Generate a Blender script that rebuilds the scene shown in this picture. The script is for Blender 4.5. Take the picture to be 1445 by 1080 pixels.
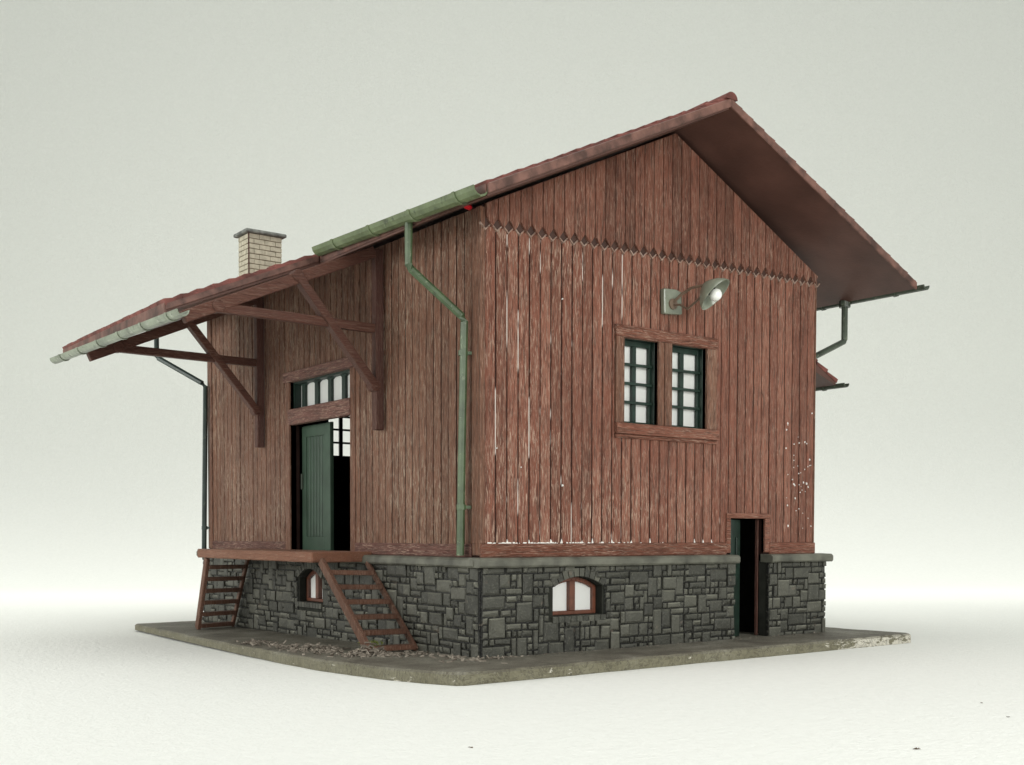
import bpy, bmesh, math, random
from mathutils import Vector, Matrix, noise
random.seed(7)
S = bpy.context.scene
for o in list(bpy.data.objects): bpy.data.objects.remove(o)
C = S.collection
S.unit_settings.system = 'METRIC'; S.unit_settings.scale_length = 0.01      # one unit = one centimetre: a small scale model

# ---------------------------------------------------------------- camera
cd = bpy.data.cameras.new('camera'); cam = bpy.data.objects.new('camera', cd); C.objects.link(cam); S.camera = cam
r_ = Vector((0.80345558, -0.59536282, 0.00149442)); u_ = Vector((0.02000825, 0.02951008, 0.99936421)); f_ = Vector((0.5950284, 0.80291486, -0.0356222))
M = Matrix((r_, u_, -f_)).transposed().to_4x4(); M.translation = Vector((-12.70759, -18.00994, 0.405464))
cam.matrix_world = M
cd.sensor_width = 36; cd.lens = 36*1599.64/1445
cd.shift_x = (722.5-717.18)/1445; cd.shift_y = (812.16-540)/1445
cd.clip_start = .1; cd.clip_end = 500

# ---------------------------------------------------------------- light
W = bpy.data.worlds.new('World'); S.world = W; W.use_nodes = True
bg = W.node_tree.nodes['Background']; bg.inputs[0].default_value = (.93, .96, .90, 1); bg.inputs[1].default_value = .585
def area(name, loc, target, sx, sy, power, col=(1, .99, .965)):
    l = bpy.data.lights.new(name, 'AREA'); l.shape = 'RECTANGLE'; l.size = sx; l.size_y = sy; l.energy = power; l.color = col
    o = bpy.data.objects.new(name, l); C.objects.link(o); o.location = loc
    o.rotation_euler = (Vector(target)-Vector(loc)).to_track_quat('-Z', 'Y').to_euler(); return o
area('overhead_softbox', (0, -6, 36), (3, 1, 0), 30, 22, 5000)
area('left_softbox', (-32, 13, 8), (0, 7, 1.5), 18, 12, 6400)
area('front_softbox', (-3, -38, 10), (4, 0, 2), 20, 14, 8800)
bl = area('backdrop_lamp', (20.6, 27, 46), (26, 37, -2.2), 150, 8, 9800); bl.rotation_euler = (0, 0, math.radians(-36.5)); bl.data.spread = math.radians(66)
S.view_settings.view_transform = 'Standard'; S.view_settings.look = 'None'; S.view_settings.exposure = 0; S.view_settings.gamma = 1

# ---------------------------------------------------------------- materials
class NT:
    def __init__(s, name):
        s.m = bpy.data.materials.new(name); s.m.use_nodes = True; s.t = s.m.node_tree; s.b = s.t.nodes['Principled BSDF']
        s.co = s.t.nodes.new('ShaderNodeTexCoord').outputs['Object']
    def link(s, a, b): s.t.links.new(a, b)
    def put(s, sock, v):
        if isinstance(v, bpy.types.NodeSocket): s.link(v, sock)
        elif isinstance(v, (tuple, list)) and len(v) == 3 and sock.type == 'RGBA': sock.default_value = (*v, 1)
        else: sock.default_value = v
    def mapp(s, sc, loc=(0, 0, 0), v=None):
        n = s.t.nodes.new('ShaderNodeMapping'); n.inputs['Scale'].default_value = sc; n.inputs['Location'].default_value = loc
        s.link(v or s.co, n.inputs['Vector']); return n.outputs[0]
    def noise(s, sc=1, v=None, det=5, dist=0., rough=.55):
        n = s.t.nodes.new('ShaderNodeTexNoise'); n.inputs['Scale'].default_value = sc; n.inputs['Detail'].default_value = det
        n.inputs['Distortion'].default_value = dist; n.inputs['Roughness'].default_value = rough
        s.link(v or s.co, n.inputs['Vector']); return n.outputs[0]
    def attr(s, name='rnd'):
        n = s.t.nodes.new('ShaderNodeAttribute'); n.attribute_name = name; return n.outputs['Fac']
    def ramp(s, f, pts, interp='LINEAR'):
        n = s.t.nodes.new('ShaderNodeValToRGB'); e = n.color_ramp; e.interpolation = interp
        while len(e.elements) < len(pts): e.elements.new(.5)
        for el, (p, c) in zip(e.elements, pts): el.position = p; el.color = (*c, 1) if isinstance(c, tuple) else (c, c, c, 1)
        s.link(f, n.inputs[0]); return n.outputs[0]
    def math(s, op, a, b=0., c=0.):
        n = s.t.nodes.new('ShaderNodeMath'); n.operation = op
        for i, v in enumerate((a, b, c)): s.put(n.inputs[i], v)
        return n.outputs[0]
    def mix(s, f, a, b, blend='MIX'):
        n = s.t.nodes.new('ShaderNodeMix'); n.data_type = 'RGBA'; n.blend_type = blend
        s.put(n.inputs[0], f); s.put(n.inputs[6], a); s.put(n.inputs[7], b); return n.outputs[2]
    def sep(s, v=None):
        n = s.t.nodes.new('ShaderNodeSeparateXYZ'); s.link(v or s.co, n.inputs[0]); return n.outputs
    def bump(s, h, st=.5, d=.02):
        n = s.t.nodes.new('ShaderNodeBump'); n.inputs['Strength'].default_value = st; n.inputs['Distance'].default_value = d
        s.link(h, n.inputs['Height']); s.link(n.outputs[0], s.b.inputs['Normal'])
    def out(s, col, rough=.6, spec=.4):
        s.put(s.b.inputs['Base Color'], col); s.put(s.b.inputs['Roughness'], rough); s.b.inputs['Specular IOR Level'].default_value = spec; return s.m

def wood(name, cols, dust=.6, along='z', dustcol=(.64, .47, .36), grain=1., bigdust=None, spec=.35):
    t = NT(name)
    sc = {'z': (22, 22, 1.5), 'x': (1.5, 22, 22), 'y': (22, 1.5, 22)}[along]
    sc2 = tuple(v*1.9 if v > 2 else v*2. for v in sc)
    rnd = t.attr()
    g1 = t.noise(1, t.mapp(sc), 7, 1.3, .62)
    g2 = t.noise(1, t.mapp(sc2, (3, 7, 1)), 5, 1.6, .6)
    big = t.noise(.55, None, 3)
    k = t.math('ADD', t.math('MULTIPLY', rnd, .40), t.math('MULTIPLY', big, .60))
    base = t.ramp(k, [(.2, cols[0]), (.5, cols[1]), (.8, cols[2])])
    base = t.mix(t.ramp(g1, [(.38, .7*grain), (.52, 0.)]), base, tuple(v*.32 for v in cols[0]))
    d = t.ramp(g2, [(.515, 0.), (.605, 1.)])
    am = t.math('MULTIPLY', d, t.ramp(big, [(.35, dust*.35), (.65, dust)]))
    if bigdust: am = t.math('MULTIPLY', am, bigdust(t))
    col = t.mix(am, base, dustcol)
    t.bump(t.math('ADD', g1, t.math('MULTIPLY', g2, .8)), 1., .05)
    return t.out(col, .5, .3)
RED = [(.185, .070, .043), (.250, .090, .056), (.330, .138, .090)]
BRN = [(.172, .078, .048), (.215, .098, .060), (.275, .136, .086)]
def frontdust(t):
    o = t.sep()
    l = t.ramp(t.math('MULTIPLY', o[0], .1), [(.0, 1.), (.42, .75), (.62, .45), (1., .5)])
    top = t.ramp(t.math('ABSOLUTE', t.math('SUBTRACT', o[2], 5.9)), [(.0, 1.), (.7, .1)])
    low = t.ramp(t.math('MULTIPLY', o[2], .2), [(.0, 1.), (.9, .6)])
    return t.math('MINIMUM', 1.35, t.math('ADD', t.math('MULTIPLY', l, low), t.math('MULTIPLY', top, .45)))
m_front = wood('weathered_red_boards', RED, 1.0, 'z', bigdust=frontdust)
m_gable = wood('red_gable_boards', [(.140, .055, .034), (.210, .077, .048), (.255, .102, .065)], .45, 'z')
m_side = wood('weathered_brown_boards', BRN, .85, 'z', dustcol=(.52, .41, .31))
m_trimx = wood('trim_wood_across', RED, .55, 'x'); m_trimy = wood('trim_wood_along', [(.14, .062, .05), (.18, .08, .063), (.24, .12, .095)], .55, 'y')
m_trimz = wood('trim_wood_upright', BRN, .4, 'z')
m_beam = wood('plain_brown_plastic_beam', [(.085, .036, .026), (.115, .047, .033), (.15, .062, .042)], .15, 'x', grain=.4)
m_beamz = wood('plain_brown_plastic_post', [(.075, .032, .024), (.10, .040, .029), (.125, .052, .036)], .15, 'z', grain=.4)
m_deck = wood('deck_brown', [(.20, .085, .048), (.24, .105, .062), (.28, .130, .08)], .2, 'y', grain=.35)
m_stair = wood('stair_brown', [(.11, .050, .030), (.145, .066, .040), (.19, .09, .058)], .35, 'z', grain=.4)

def simple(name, col, rough=.5, spec=.4, var=.25, sc=3., bump=.3, bsc=25., metal=0.):
    t = NT(name); n = t.noise(sc, None, 5); n2 = t.noise(bsc, None, 4)
    c = t.mix(t.ramp(n, [(.35, 0.), (.65, 1.)]), tuple(v*(1-var) for v in col), tuple(min(1, v*(1+var)) for v in col))
    if bump: t.bump(n2, bump, .012)
    t.b.inputs['Metallic'].default_value = metal
    return t.out(c, rough, spec)
def groove(name, white):
    t = NT(name); o = t.sep()
    cell = t.math('FLOOR', t.math('MULTIPLY', t.math('ADD', o[0], o[1]), 1/.278)); 
    cell = t.math('FLOOR', t.math('ADD', t.math('MULTIPLY', t.math('ADD', o[0], 0.0), 1/.2775), .5))
    cx = t.t.nodes.new('ShaderNodeCombineXYZ'); t.link(cell, cx.inputs[0]); t.link(t.math('MULTIPLY', o[2], .35), cx.inputs[1])
    v = t.mapp((1.37, 1, 1), (0, 0, 0), cx.outputs[0])
    n = t.noise(1.7, v, 3)
    fade = t.ramp(t.math('MULTIPLY', o[0], .1), [(.0, .14), (.35, .10), (.5, .0), (1., 0.)])
    f = t.ramp(t.math('ADD', n, t.math('MULTIPLY', fade, 1.)), [(.68, 0.), (.72, 1.)])
    c = t.mix(t.math('MULTIPLY', f, white), (.022, .010, .008), (.55, .49, .44))
    return t.out(c, .8, .1)
m_groove = groove('groove_front', 1.); m_groove_s = simple('groove_side', (.022, .011, .009), .85, .1)
m_inside = simple('dark_inside', (.012, .011, .010), .9, .05)  # near black: the unlit interior's darkness put into the colour

def stone():
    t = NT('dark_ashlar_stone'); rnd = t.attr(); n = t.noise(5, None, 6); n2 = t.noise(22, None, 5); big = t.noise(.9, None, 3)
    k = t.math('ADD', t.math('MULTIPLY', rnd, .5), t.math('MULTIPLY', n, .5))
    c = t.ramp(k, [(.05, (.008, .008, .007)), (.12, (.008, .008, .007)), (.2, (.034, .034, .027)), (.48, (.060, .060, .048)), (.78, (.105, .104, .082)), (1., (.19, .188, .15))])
    c = t.mix(t.ramp(n2, [(.56, 0.), (.70, .55)]), c, (.15, .15, .118))
    c = t.mix(t.ramp(t.noise(3.3, t.mapp((1, 1, 1), (9, 2, 5)), 4), [(.66, 0.), (.72, .6)]), c, (.16, .13, .10))
    t.bump(t.math('ADD', n2, n), .8, .03)
    return t.out(c, .55, .45)
m_stone = stone()
m_mortar = simple('dark_mortar', (.028, .029, .024), .9, .1)
m_coping = simple('grey_coping', (.108, .108, .086), .55, .4, .4, 2.2, .6, 16)
def slabmat():
    t = NT('olive_base_plastic'); n = t.noise(1.3, None, 6); n2 = t.noise(9, t.mapp((1, 2.5, 1)), 6, 1.); o = t.sep()
    c = t.ramp(n, [(.3, (.105, .095, .074)), (.5, (.175, .163, .127)), (.72, (.27, .26, .215))])
    c = t.mix(t.ramp(n2, [(.52, 0.), (.66, .7)]), c, (.095, .082, .062))
    # chipped pale paint on the rims, densest at the right end
    g = t.t.nodes.new('ShaderNodeNewGeometry'); nz = t.sep(g.outputs['Normal'])[2]
    side = t.ramp(t.math('ABSOLUTE', nz), [(.5, 1.), (.8, 0.)])
    c = t.mix(t.math('MULTIPLY', side, .6), c, (.235, .22, .135))
    ch = t.noise(2.6, t.mapp((1, 1, 3.2)), 9, .6, .7)
    right = t.ramp(t.math('MULTIPLY', o[0], .08), [(.66, 0.), (.72, .17), (1., .19)])
    hi = t.ramp(t.math('ADD', ch, right), [(.635, 0.), (.65, 1.)])
    c = t.mix(t.math('MULTIPLY', side, hi), c, (.66, .63, .54))
    ch2 = t.noise(4.5, t.mapp((1, 1, 1), (4, 4, 4)), 8, .6, .7)
    c = t.mix(t.math('MULTIPLY', side, t.ramp(ch2, [(.64, 0.), (.67, .8)])), c, (.10, .075, .045))
    cr = t.noise(3.2, t.mapp((1, 2.8, 1), (5, 1, 2)), 8, 1.2, .7)
    c = t.mix(t.ramp(cr, [(.47, 0.), (.495, .75), (.52, 0.)]), c, (.045, .038, .028))
    c = t.mix(t.ramp(t.noise(16, None, 5), [(.64, 0.), (.72, .4)]), c, (.36, .34, .28))
    t.bump(t.math('ADD', n2, ch), 1., .06)
    return t.out(c, .6, .4)
m_slab = slabmat()
m_notch = simple('notch_shade_brown', (.055, .026, .018), .6)
m_rim = wood('pale_rim', [(.34, .20, .15), (.44, .29, .23), (.55, .42, .35)], .8, 'x')
m_soffit = simple('brown_soffit', (.098, .047, .036), .5, .35, .22, .8, .25, 14)
m_tile = simple('red_brown_tiles', (.155, .052, .042), .6, .3, .4, 2.5, .6, 12)
m_barge = simple('bargeboard_paint', (.125, .062, .048), .5, .35, .5, 3.2, .5, 9)
def greenmetal(name, col, chips=.28, chipc=(.36, .40, .27)):
    t = NT(name); n = t.noise(2.2, None, 6); c = t.mix(t.ramp(n, [(.3, 0.), (.7, 1.)]), tuple(v*.65 for v in col), tuple(v*1.35 for v in col))
    c = t.mix(t.ramp(t.noise(7, None, 7, .8, .65), [(.60, 0.), (.66, chips)]), c, chipc)
    c = t.mix(t.ramp(t.noise(5, t.mapp((1, 1, 1), (7, 1, 3)), 6), [(.60, 0.), (.70, .7)]), c, (.03, .035, .022))
    t.bump(t.noise(15, None, 4), .3, .015); return t.out(c, .42, .4)
m_gutter = greenmetal('green_gutter', (.118, .150, .075)); m_gutpale = greenmetal('pale_green_gutter', (.20, .225, .17), .5, (.48, .50, .43))
m_pipe = greenmetal('green_pipe', (.058, .090, .042)); m_pipedark = greenmetal('dark_green_pipe', (.025, .042, .036), .2)
m_gutdark = greenmetal('shaded_green_gutter', (.060, .075, .055), .3)  # darker copy of the gutter green, shade put into the colour
m_green = simple('dark_green_joinery', (.012, .028, .020), .42, .45, .3, 4, .2)
m_doorgreen = simple('green_door_paint', (.032, .060, .038), .45, .45, .2, 2, .15)
m_lampgrey = simple('grey_green_lamp', (.215, .235, .180), .22, .6, .12, 4, .05)
m_arm = simple('brown_lamp_arm', (.17, .12, .085), .4, .4)
m_redbrown = simple('cellar_frame_brown', (.125, .045, .026), .35, .45, .25, 6, .2)
m_red = simple('bright_red_plastic', (.50, .012, .02), .3, .5, .1)
m_chip = simple('white_paint_fleck', (.80, .78, .74), .7, .2, .05)
m_brick = simple('cream_brick', (.46, .43, .33), .7, .3, .15, 8, .4, 40)
m_brickgap = simple('brick_joint', (.16, .13, .09), .8, .2)
m_capgrey = simple('grey_cap', (.16, .17, .155), .6, .3, .45, 5, .4)
def milky():
    t = NT('white_window_film'); n = t.noise(1.5, None, 4); c = t.mix(n, (.90, .91, .88), (.94, .95, .93))
    t.b.inputs['Transmission Weight'].default_value = 0
    m = t.out(c, .35, .5)
    tr = t.t.nodes.new('ShaderNodeBsdfTranslucent'); tr.inputs[0].default_value = (.85, .87, .82, 1)
    ms = t.t.nodes.new('ShaderNodeMixShader'); ms.inputs[0].default_value = .25
    o = [x for x in t.t.nodes if x.type == 'OUTPUT_MATERIAL'][0]
    t.link(t.b.outputs[0], ms.inputs[1]); t.link(tr.outputs[0], ms.inputs[2]); t.link(ms.outputs[0], o.inputs['Surface']); return m
m_film = milky()
m_bulb = simple('white_bulb', (.92, .92, .88), .15, .6, .02, 2, 0)
def litter(name, a, b):
    t = NT(name); return t.out(t.ramp(t.attr(), [(.0, a), (1., b)]), .8, .2)
m_litter = litter('litter', (.06, .048, .036), (.33, .29, .24)); m_moss = litter('moss', (.05, .075, .015), (.20, .21, .05))
m_crumb = litter('crumb', (.03, .02, .012), (.14, .09, .05))
def backdropmat():
    t = NT('white_paper_sweep'); n = t.noise(5.5, None, 6, .4, .7); n2 = t.noise(14, None, 4)
    c = t.mix(t.ramp(n, [(.3, 0.), (.7, 1.)]), (.792, .804, .767), (.833, .846, .808))
    t.bump(t.math('ADD', n2, t.math('MULTIPLY', n, 2.)), .35, .06); return t.out(c, .85, .15)
m_paper = backdropmat()

# ---------------------------------------------------------------- mesh helpers
class MB:
    """collects faces with a random value per piece; frame maps (a, d, z): a along the wall, d outwards"""
    def __init__(s, frame=None): s.v = []; s.f = []; s.r = []; s.fr = frame or (lambda a, d, z: (a, d, z)); s.smooth = False
    def add(s, pts, faces, r=None):
        b = len(s.v); s.v += [s.fr(*p) for p in pts]; r = random.random() if r is None else r
        for f in faces: s.f.append(tuple(b+i for i in f)); s.r.append(r)
    def box(s, a0, a1, d0, d1, z0, z1, r=None):
        s.add([(a, d, z) for z in (z0, z1) for d in (d0, d1) for a in (a0, a1)], [(0, 1, 3, 2), (4, 5, 7, 6), (0, 1, 5, 4), (2, 3, 7, 6), (0, 2, 6, 4), (1, 3, 7, 5)], r)
    def prism(s, A, B, r=None):      # two matching polygons (lists of points)
        n = len(A); s.add(list(A)+list(B), [tuple(range(n)), tuple(range(n, 2*n))]+[(i, (i+1) % n, n+(i+1) % n, n+i) for i in range(n)], r)
    def board(s, a0, a1, d0, d1, z0, z1, c=.012, r=None):      # z0, z1 functions of a; chamfered upright edges
        pr = [(a0, d0), (a0, d1-c), (a0+c, d1), (a1-c, d1), (a1, d1-c), (a1, d0)]
        s.prism([(a, d, z0(a)) for a, d in pr], [(a, d, z1(a)) for a, d in pr], r)
    def tube(s, path, rad, n=8, r=None, cap=True):
        path = [Vector(p) for p in path]; rings = []
        rad = rad if isinstance(rad, (list, tuple)) else [rad]*len(path)
        for i, p in enumerate(path):
            t = (path[min(i+1, len(path)-1)]-path[max(i-1, 0)]).normalized()
            if 0 < i < len(path)-1: 
                t = ((path[i+1]-p).normalized()+(p-path[i-1]).normalized()).normalized()
            up = Vector((0.13, .21, 1)) if abs(t.z) < .9 else Vector((0, 1, .1))
            x = t.cross(up).normalized(); y = t.cross(x)
            rings.append([p+rad[i]*(math.cos(2*math.pi*k/n)*x+math.sin(2*math.pi*k/n)*y) for k in range(n)])
        vs = [tuple(q) for R in rings for q in R]; fs = []
        for i in range(len(rings)-1):
            for k in range(n): fs.append((i*n+k, i*n+(k+1) % n, (i+1)*n+(k+1) % n, (i+1)*n+k))
        if cap: fs += [tuple(range(n)), tuple(range((len(rings)-1)*n, len(rings)*n))]
        s.add(vs, fs, r)
    def bar(s, p, q, w, h, up=(0, 0, 1), r=None, wig=0):      # square timber from p to q
        p, q = Vector(p), Vector(q); t = (q-p).normalized(); x = t.cross(Vector(up)).normalized(); y = x.cross(t)
        A = [tuple(p+x*w/2*i+y*h/2*j) for i, j in ((-1, -1), (1, -1), (1, 1), (-1, 1))]; B = [tuple(q+x*w/2*i+y*h/2*j) for i, j in ((-1, -1), (1, -1), (1, 1), (-1, 1))]
        s.prism(A, B, r)
    def split(s, name, mat, parent=None, **k):      # every loose piece becomes a part of its own
        par = list(range(len(s.v)))
        def find(x):
            while par[x] != x: par[x] = par[par[x]]; x = par[x]
            return x
        for f in s.f:
            for i in f[1:]: par[find(i)] = find(f[0])
        groups = {}
        for f, r in zip(s.f, s.r): groups.setdefault(find(f[0]), []).append((f, r))
        out = []
        for g in groups.values():
            m = MB(); ids = sorted({i for f, _ in g for i in f}); mp = {i: j for j, i in enumerate(ids)}
            m.v = [s.v[i] for i in ids]; m.f = [tuple(mp[i] for i in f) for f, _ in g]; m.r = [r for _, r in g]; out.append(m.build(name, mat, parent, **k))
        return out
    def build(s, name, mat, parent=None, bevel=0, smooth=False, seg=1):
        me = bpy.data.meshes.new(name); me.from_pydata(s.v, [], s.f)
        a = me.attributes.new('rnd', 'FLOAT', 'FACE'); a.data.foreach_set('value', s.r)
        bm = bmesh.new(); bm.from_mesh(me); bmesh.ops.recalc_face_normals(bm, faces=bm.faces); bm.to_mesh(me); bm.free()
        me.materials.append(mat); o = bpy.data.objects.new(name, me); C.objects.link(o)
        if smooth:
            for p in me.polygons: p.use_smooth = True
            try: me.set_sharp_from_angle(angle=math.radians(40))
            except Exception: pass
        if bevel:
            b = o.modifiers.new('bevel', 'BEVEL'); b.width = bevel; b.segments = seg; b.limit_method = 'ANGLE'; b.angle_limit = math.radians(40)
        if parent: adopt(o, parent)
        return o
def adopt(o, parent):
    o.parent = parent
    if parent.type == 'EMPTY': o.matrix_parent_inverse = Matrix.Translation(-parent.location)
def tag(o, label=None, cat=None, group=None, kind=None):
    for k, v in (('label', label), ('category', cat), ('group', group), ('kind', kind)):
        if v: o[k] = v
    return o
FR = lambda a, d, z: (a, -d, z)          # gable wall frame
SD = lambda a, d, z: (-d, a, z)          # long side frame
BK = lambda a, d, z: (a, 13.8+d, z)      # rear gable
RT = lambda a, d, z: (10+d, a, z)        # right side
const = lambda v: (lambda a: v)

# ---------------------------------------------------------------- setting: paper sweep
def gz(y): return -2.225-.008*(y+1.7)
def sweep():
    # the paper runs along the view direction, then curves up into a wall
    fwd = Vector((.595, .803, 0)).normalized(); rt = Vector((fwd.y, -fwd.x, 0)); c0 = Vector((-12.7, -18, 0))
    prof = [(-25, 0), (-8, 0)]+[(s, 0) for s in range(0, 63, 6)]
    R = 15; s0 = 62
    for k in range(0, 19):
        a = math.radians(k*88/18); prof.append((s0+R*math.sin(a), R*(1-math.cos(a))))
    e = prof[-1]; prof += [(e[0]+.6, e[1]+25), (e[0]+1.4, e[1]+70)]
    vs = []; fs = []; ws = [-110, -60, -30, -10, 10, 30, 60, 110]
    for (s, h) in prof:
        for w in ws:
            p = c0+fwd*s+rt*w; vs.append((p.x, p.y, (gz(p.y) if abs(p.y) < 60 else gz(60*(1 if p.y > 0 else -1)))+h))
    n = len(ws)
    for i in range(len(prof)-1):
        for j in range(n-1): fs.append((i*n+j, i*n+j+1, (i+1)*n+j+1, (i+1)*n+j))
    me = bpy.data.meshes.new('backdrop'); me.from_pydata(vs, [], fs); me.materials.append(m_paper)
    for p in me.polygons: p.use_smooth = True
    o = bpy.data.objects.new('ground', me); C.objects.link(o); tag(o, kind='structure')
    o.modifiers.new('subdiv', 'SUBSURF').levels = 1; o.modifiers['subdiv'].render_levels = 2
sweep()

# ================================================================= THE MODEL
shed = bpy.data.objects.new('goods_shed', None); C.objects.link(shed); shed.location = (4.6, 6.5, -2.2)
tag(shed, 'weathered red timber goods shed model on stone plinth with a canopy, gutters and chimney', 'model building')

# ---- base slab
def slab():
    out = [(-1.60, -1.78), (-1.74, -1.70), (-2.0, -1.05), (-2.25, -.3), (-2.42, .8), (-2.55, 2), (-2.53, 5), (-2.38, 9), (-2.2, 12), (-2.07, 14.2), (-1.95, 14.45), (11.7, 15.2), (11.9, 15.0), (11.86, 6), (11.85, -1.45), (11.72, -1.62)]
    # densify
    P = []
    for i, p in enumerate(out):
        q = out[(i+1) % len(out)]; L = math.dist(p, q); n = max(1, int(L/.25))
        for k in range(n):
            x = p[0]+(q[0]-p[0])*k/n; y = p[1]+(q[1]-p[1])*k/n; w = noise.noise(Vector((x*1.3, y*1.3, 3)))*.035
            P.append((x+w, y+w))
    n = len(P); cx, cy = 4.6, 6.5
    def ring(k, dz): return [(cx+(x-cx)*k, cy+(y-cy)*k, -1.985-.010*(y+1.7)+dz+noise.noise(Vector((x*2, y*2, dz*9)))*.012) for x, y in P]
    rings = [[(x, y, gz(y)+.004+(0.035 if (y > 3 and x < 5) else 0)*min(1, (y-3)/6)) for x, y in P], ring(1.0, -.05), ring(.9955, -.008), ring(.985, 0), ring(.95, 0), ring(.5, 0)]
    m = MB(); vs = [p for r in rings for p in r]; fs = []
    for i in range(len(rings)-1):
        for k in range(n): fs.append((i*n+k, i*n+(k+1) % n, (i+1)*n+(k+1) % n, (i+1)*n+k))
    fs.append(tuple(range((len(rings)-1)*n, len(rings)*n)))
    m.add(vs, fs, .5)
    return m.build('base_slab', m_slab, shed)
slab()
def slabz(x, y): return -1.985-.010*(y+1.7)

# ---- stone plinth
def stones(m, a0, a1, z0, z1, c, blocked, d0, amp=.085):
    nx = max(1, round((a1-a0)/c)); nz = max(1, round((z1-z0)/c)); cw = (a1-a0)/nx; ch = (z1-z0)/nz
    occ = [[blocked(a0+(i+.5)*cw, z0+(j+.5)*ch) for j in range(nz)] for i in range(nx)]
    sizes = [(2, 2), (3, 2), (2, 3), (3, 3), (3, 2), (2, 2), (2, 3), (4, 2), (2, 4), (2, 2)]; small = [(1, 2), (2, 1), (1, 3), (3, 1), (1, 1)]
    cells = [(i, j) for j in range(nz) for i in range(nx)]
    cells.sort(key=lambda t: (t[0]+random.random()*5, t[1]))
    for i, j in cells:
        if occ[i][j]: continue
        for w, h in (random.sample(sizes, len(sizes)) + random.sample(small, 5) if random.random() < .8 else random.sample(small, 5) + sizes) + [(1, 1)]:
            if i+w <= nx and j+h <= nz and not any(occ[x][y] for x in range(i, i+w) for y in range(j, j+h)):
                break
        else: w = h = 1
        for x in range(i, i+w):
            for y in range(j, j+h): occ[x][y] = True
        g = .016; J = lambda: random.uniform(-.008, .008)
        x0, x1, y0, y1 = a0+i*cw+g, a0+(i+w)*cw-g, z0+j*ch+g, z0+(j+h)*ch-g
        d = d0+random.uniform(.4, 1)*amp; b = random.uniform(.020, .040)
        q = [(x0+J(), y0+J()), (x1+J(), y0+J()), (x1+J(), y1+J()), (x0+J(), y1+J())]
        cxx = (x0+x1)/2; cyy = (y0+y1)/2
        m.box(x0-.022, x1-.004, d0-.05, d0+.014, y0-.030, y1-.004, -1.)  # near-black plate peeping out down-left: the stone's shadow built as shape
        def ins(p, b): return (p[0]+(b if p[0] < cxx else -b), p[1]+(b if p[1] < cyy else -b))
        A = [(p[0], d0-.05, p[1]) for p in q]; B = [(p[0], d-.022, p[1]) for p in q]; T = [(ins(p, b)[0], d+random.uniform(-.006, .006), ins(p, b)[1]) for p in q]
        rr = random.random(); m.add(A+B, [(0, 1, 5, 4), (1, 2, 6, 5), (2, 3, 7, 6), (3, 0, 4, 7)], rr)
        m.add(B+T, [(0, 1, 5, 4), (1, 2, 6, 5), (3, 0, 4, 7)], rr); m.add(B+T, [(2, 3, 7, 6)], rr+.45); mid = (cxx+random.uniform(-.2, .2)*(x1-x0), d+random.uniform(0, .014), cyy+random.uniform(-.2, .2)*(y1-y0))
        m.add(T+[mid], [(0, 1, 4), (1, 2, 4), (2, 3, 4), (3, 0, 4)], rr)
PD = .13        # plinth face distance
def arch_in(a, z, c, hw, z0, zs, rise):
    if z < z0 or abs(a-c) > hw: return False
    return z < zs+rise*(1-((a-c)/hw)**2)
def cellar_blocked(c, hw, z0, zs, rise, ring=.17, sill=.14):
    return lambda a, z: arch_in(a, z, c, hw+ring*.55, z0-sill, zs, rise+ring) or (abs(a-c) < hw+.08 and z0-sill < z < z0)
F = dict(c=2.33, hw=.66, z0=-1.24, zs=-.66, rise=.21)      # front cellar window
G = dict(c=7.05, hw=.62, z0=-1.24, zs=-.66, rise=.23)      # side cellar window
def plinth():
    bf = cellar_blocked(**F); bs = cellar_blocked(**G)
    m = MB(FR)
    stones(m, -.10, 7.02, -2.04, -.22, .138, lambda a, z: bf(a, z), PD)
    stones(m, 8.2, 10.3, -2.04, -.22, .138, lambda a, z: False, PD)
    vous(m, F, PD)
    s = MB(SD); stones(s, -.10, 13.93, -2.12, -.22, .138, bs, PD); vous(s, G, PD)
    m.v_ = None
    base = len(m.v); m.v += s.v; m.f += [tuple(base+i for i in f) for f in s.f]; m.r += s.r
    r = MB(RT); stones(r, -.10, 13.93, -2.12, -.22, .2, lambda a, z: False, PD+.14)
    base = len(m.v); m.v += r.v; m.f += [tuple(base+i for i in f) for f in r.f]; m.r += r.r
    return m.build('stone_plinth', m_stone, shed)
def vous(m, K, d0):
    c, hw, zs, rise, z0 = K['c'], K['hw'], K['zs'], K['rise'], K['z0']; n = 10
    def pt(t, off):
        a = c-hw+2*hw*t; z = zs+rise*(1-((a-c)/hw)**2)
        sl = -2*rise*(a-c)/hw**2; L = math.hypot(1, sl); return (a-sl/L*off, z+off/L)
    for k in range(n):
        t0, t1 = (k+.07)/n, (k+.93)/n; q = [pt(t0, .012), pt(t1, .012), pt(t1, .18), pt(t0, .18)]
        m.prism([(a, d0-.05, z) for a, z in q], [(a, d0+.045, z) for a, z in q])
    # sill made of small bricks
    for k in range(9):
        a0 = c-hw-.06+(2*hw+.12)*k/9; m.box(a0+.008, a0+(2*hw+.12)/9-.008, d0-.05, d0+.07, z0-.13, z0-.01)
pl = plinth()
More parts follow.
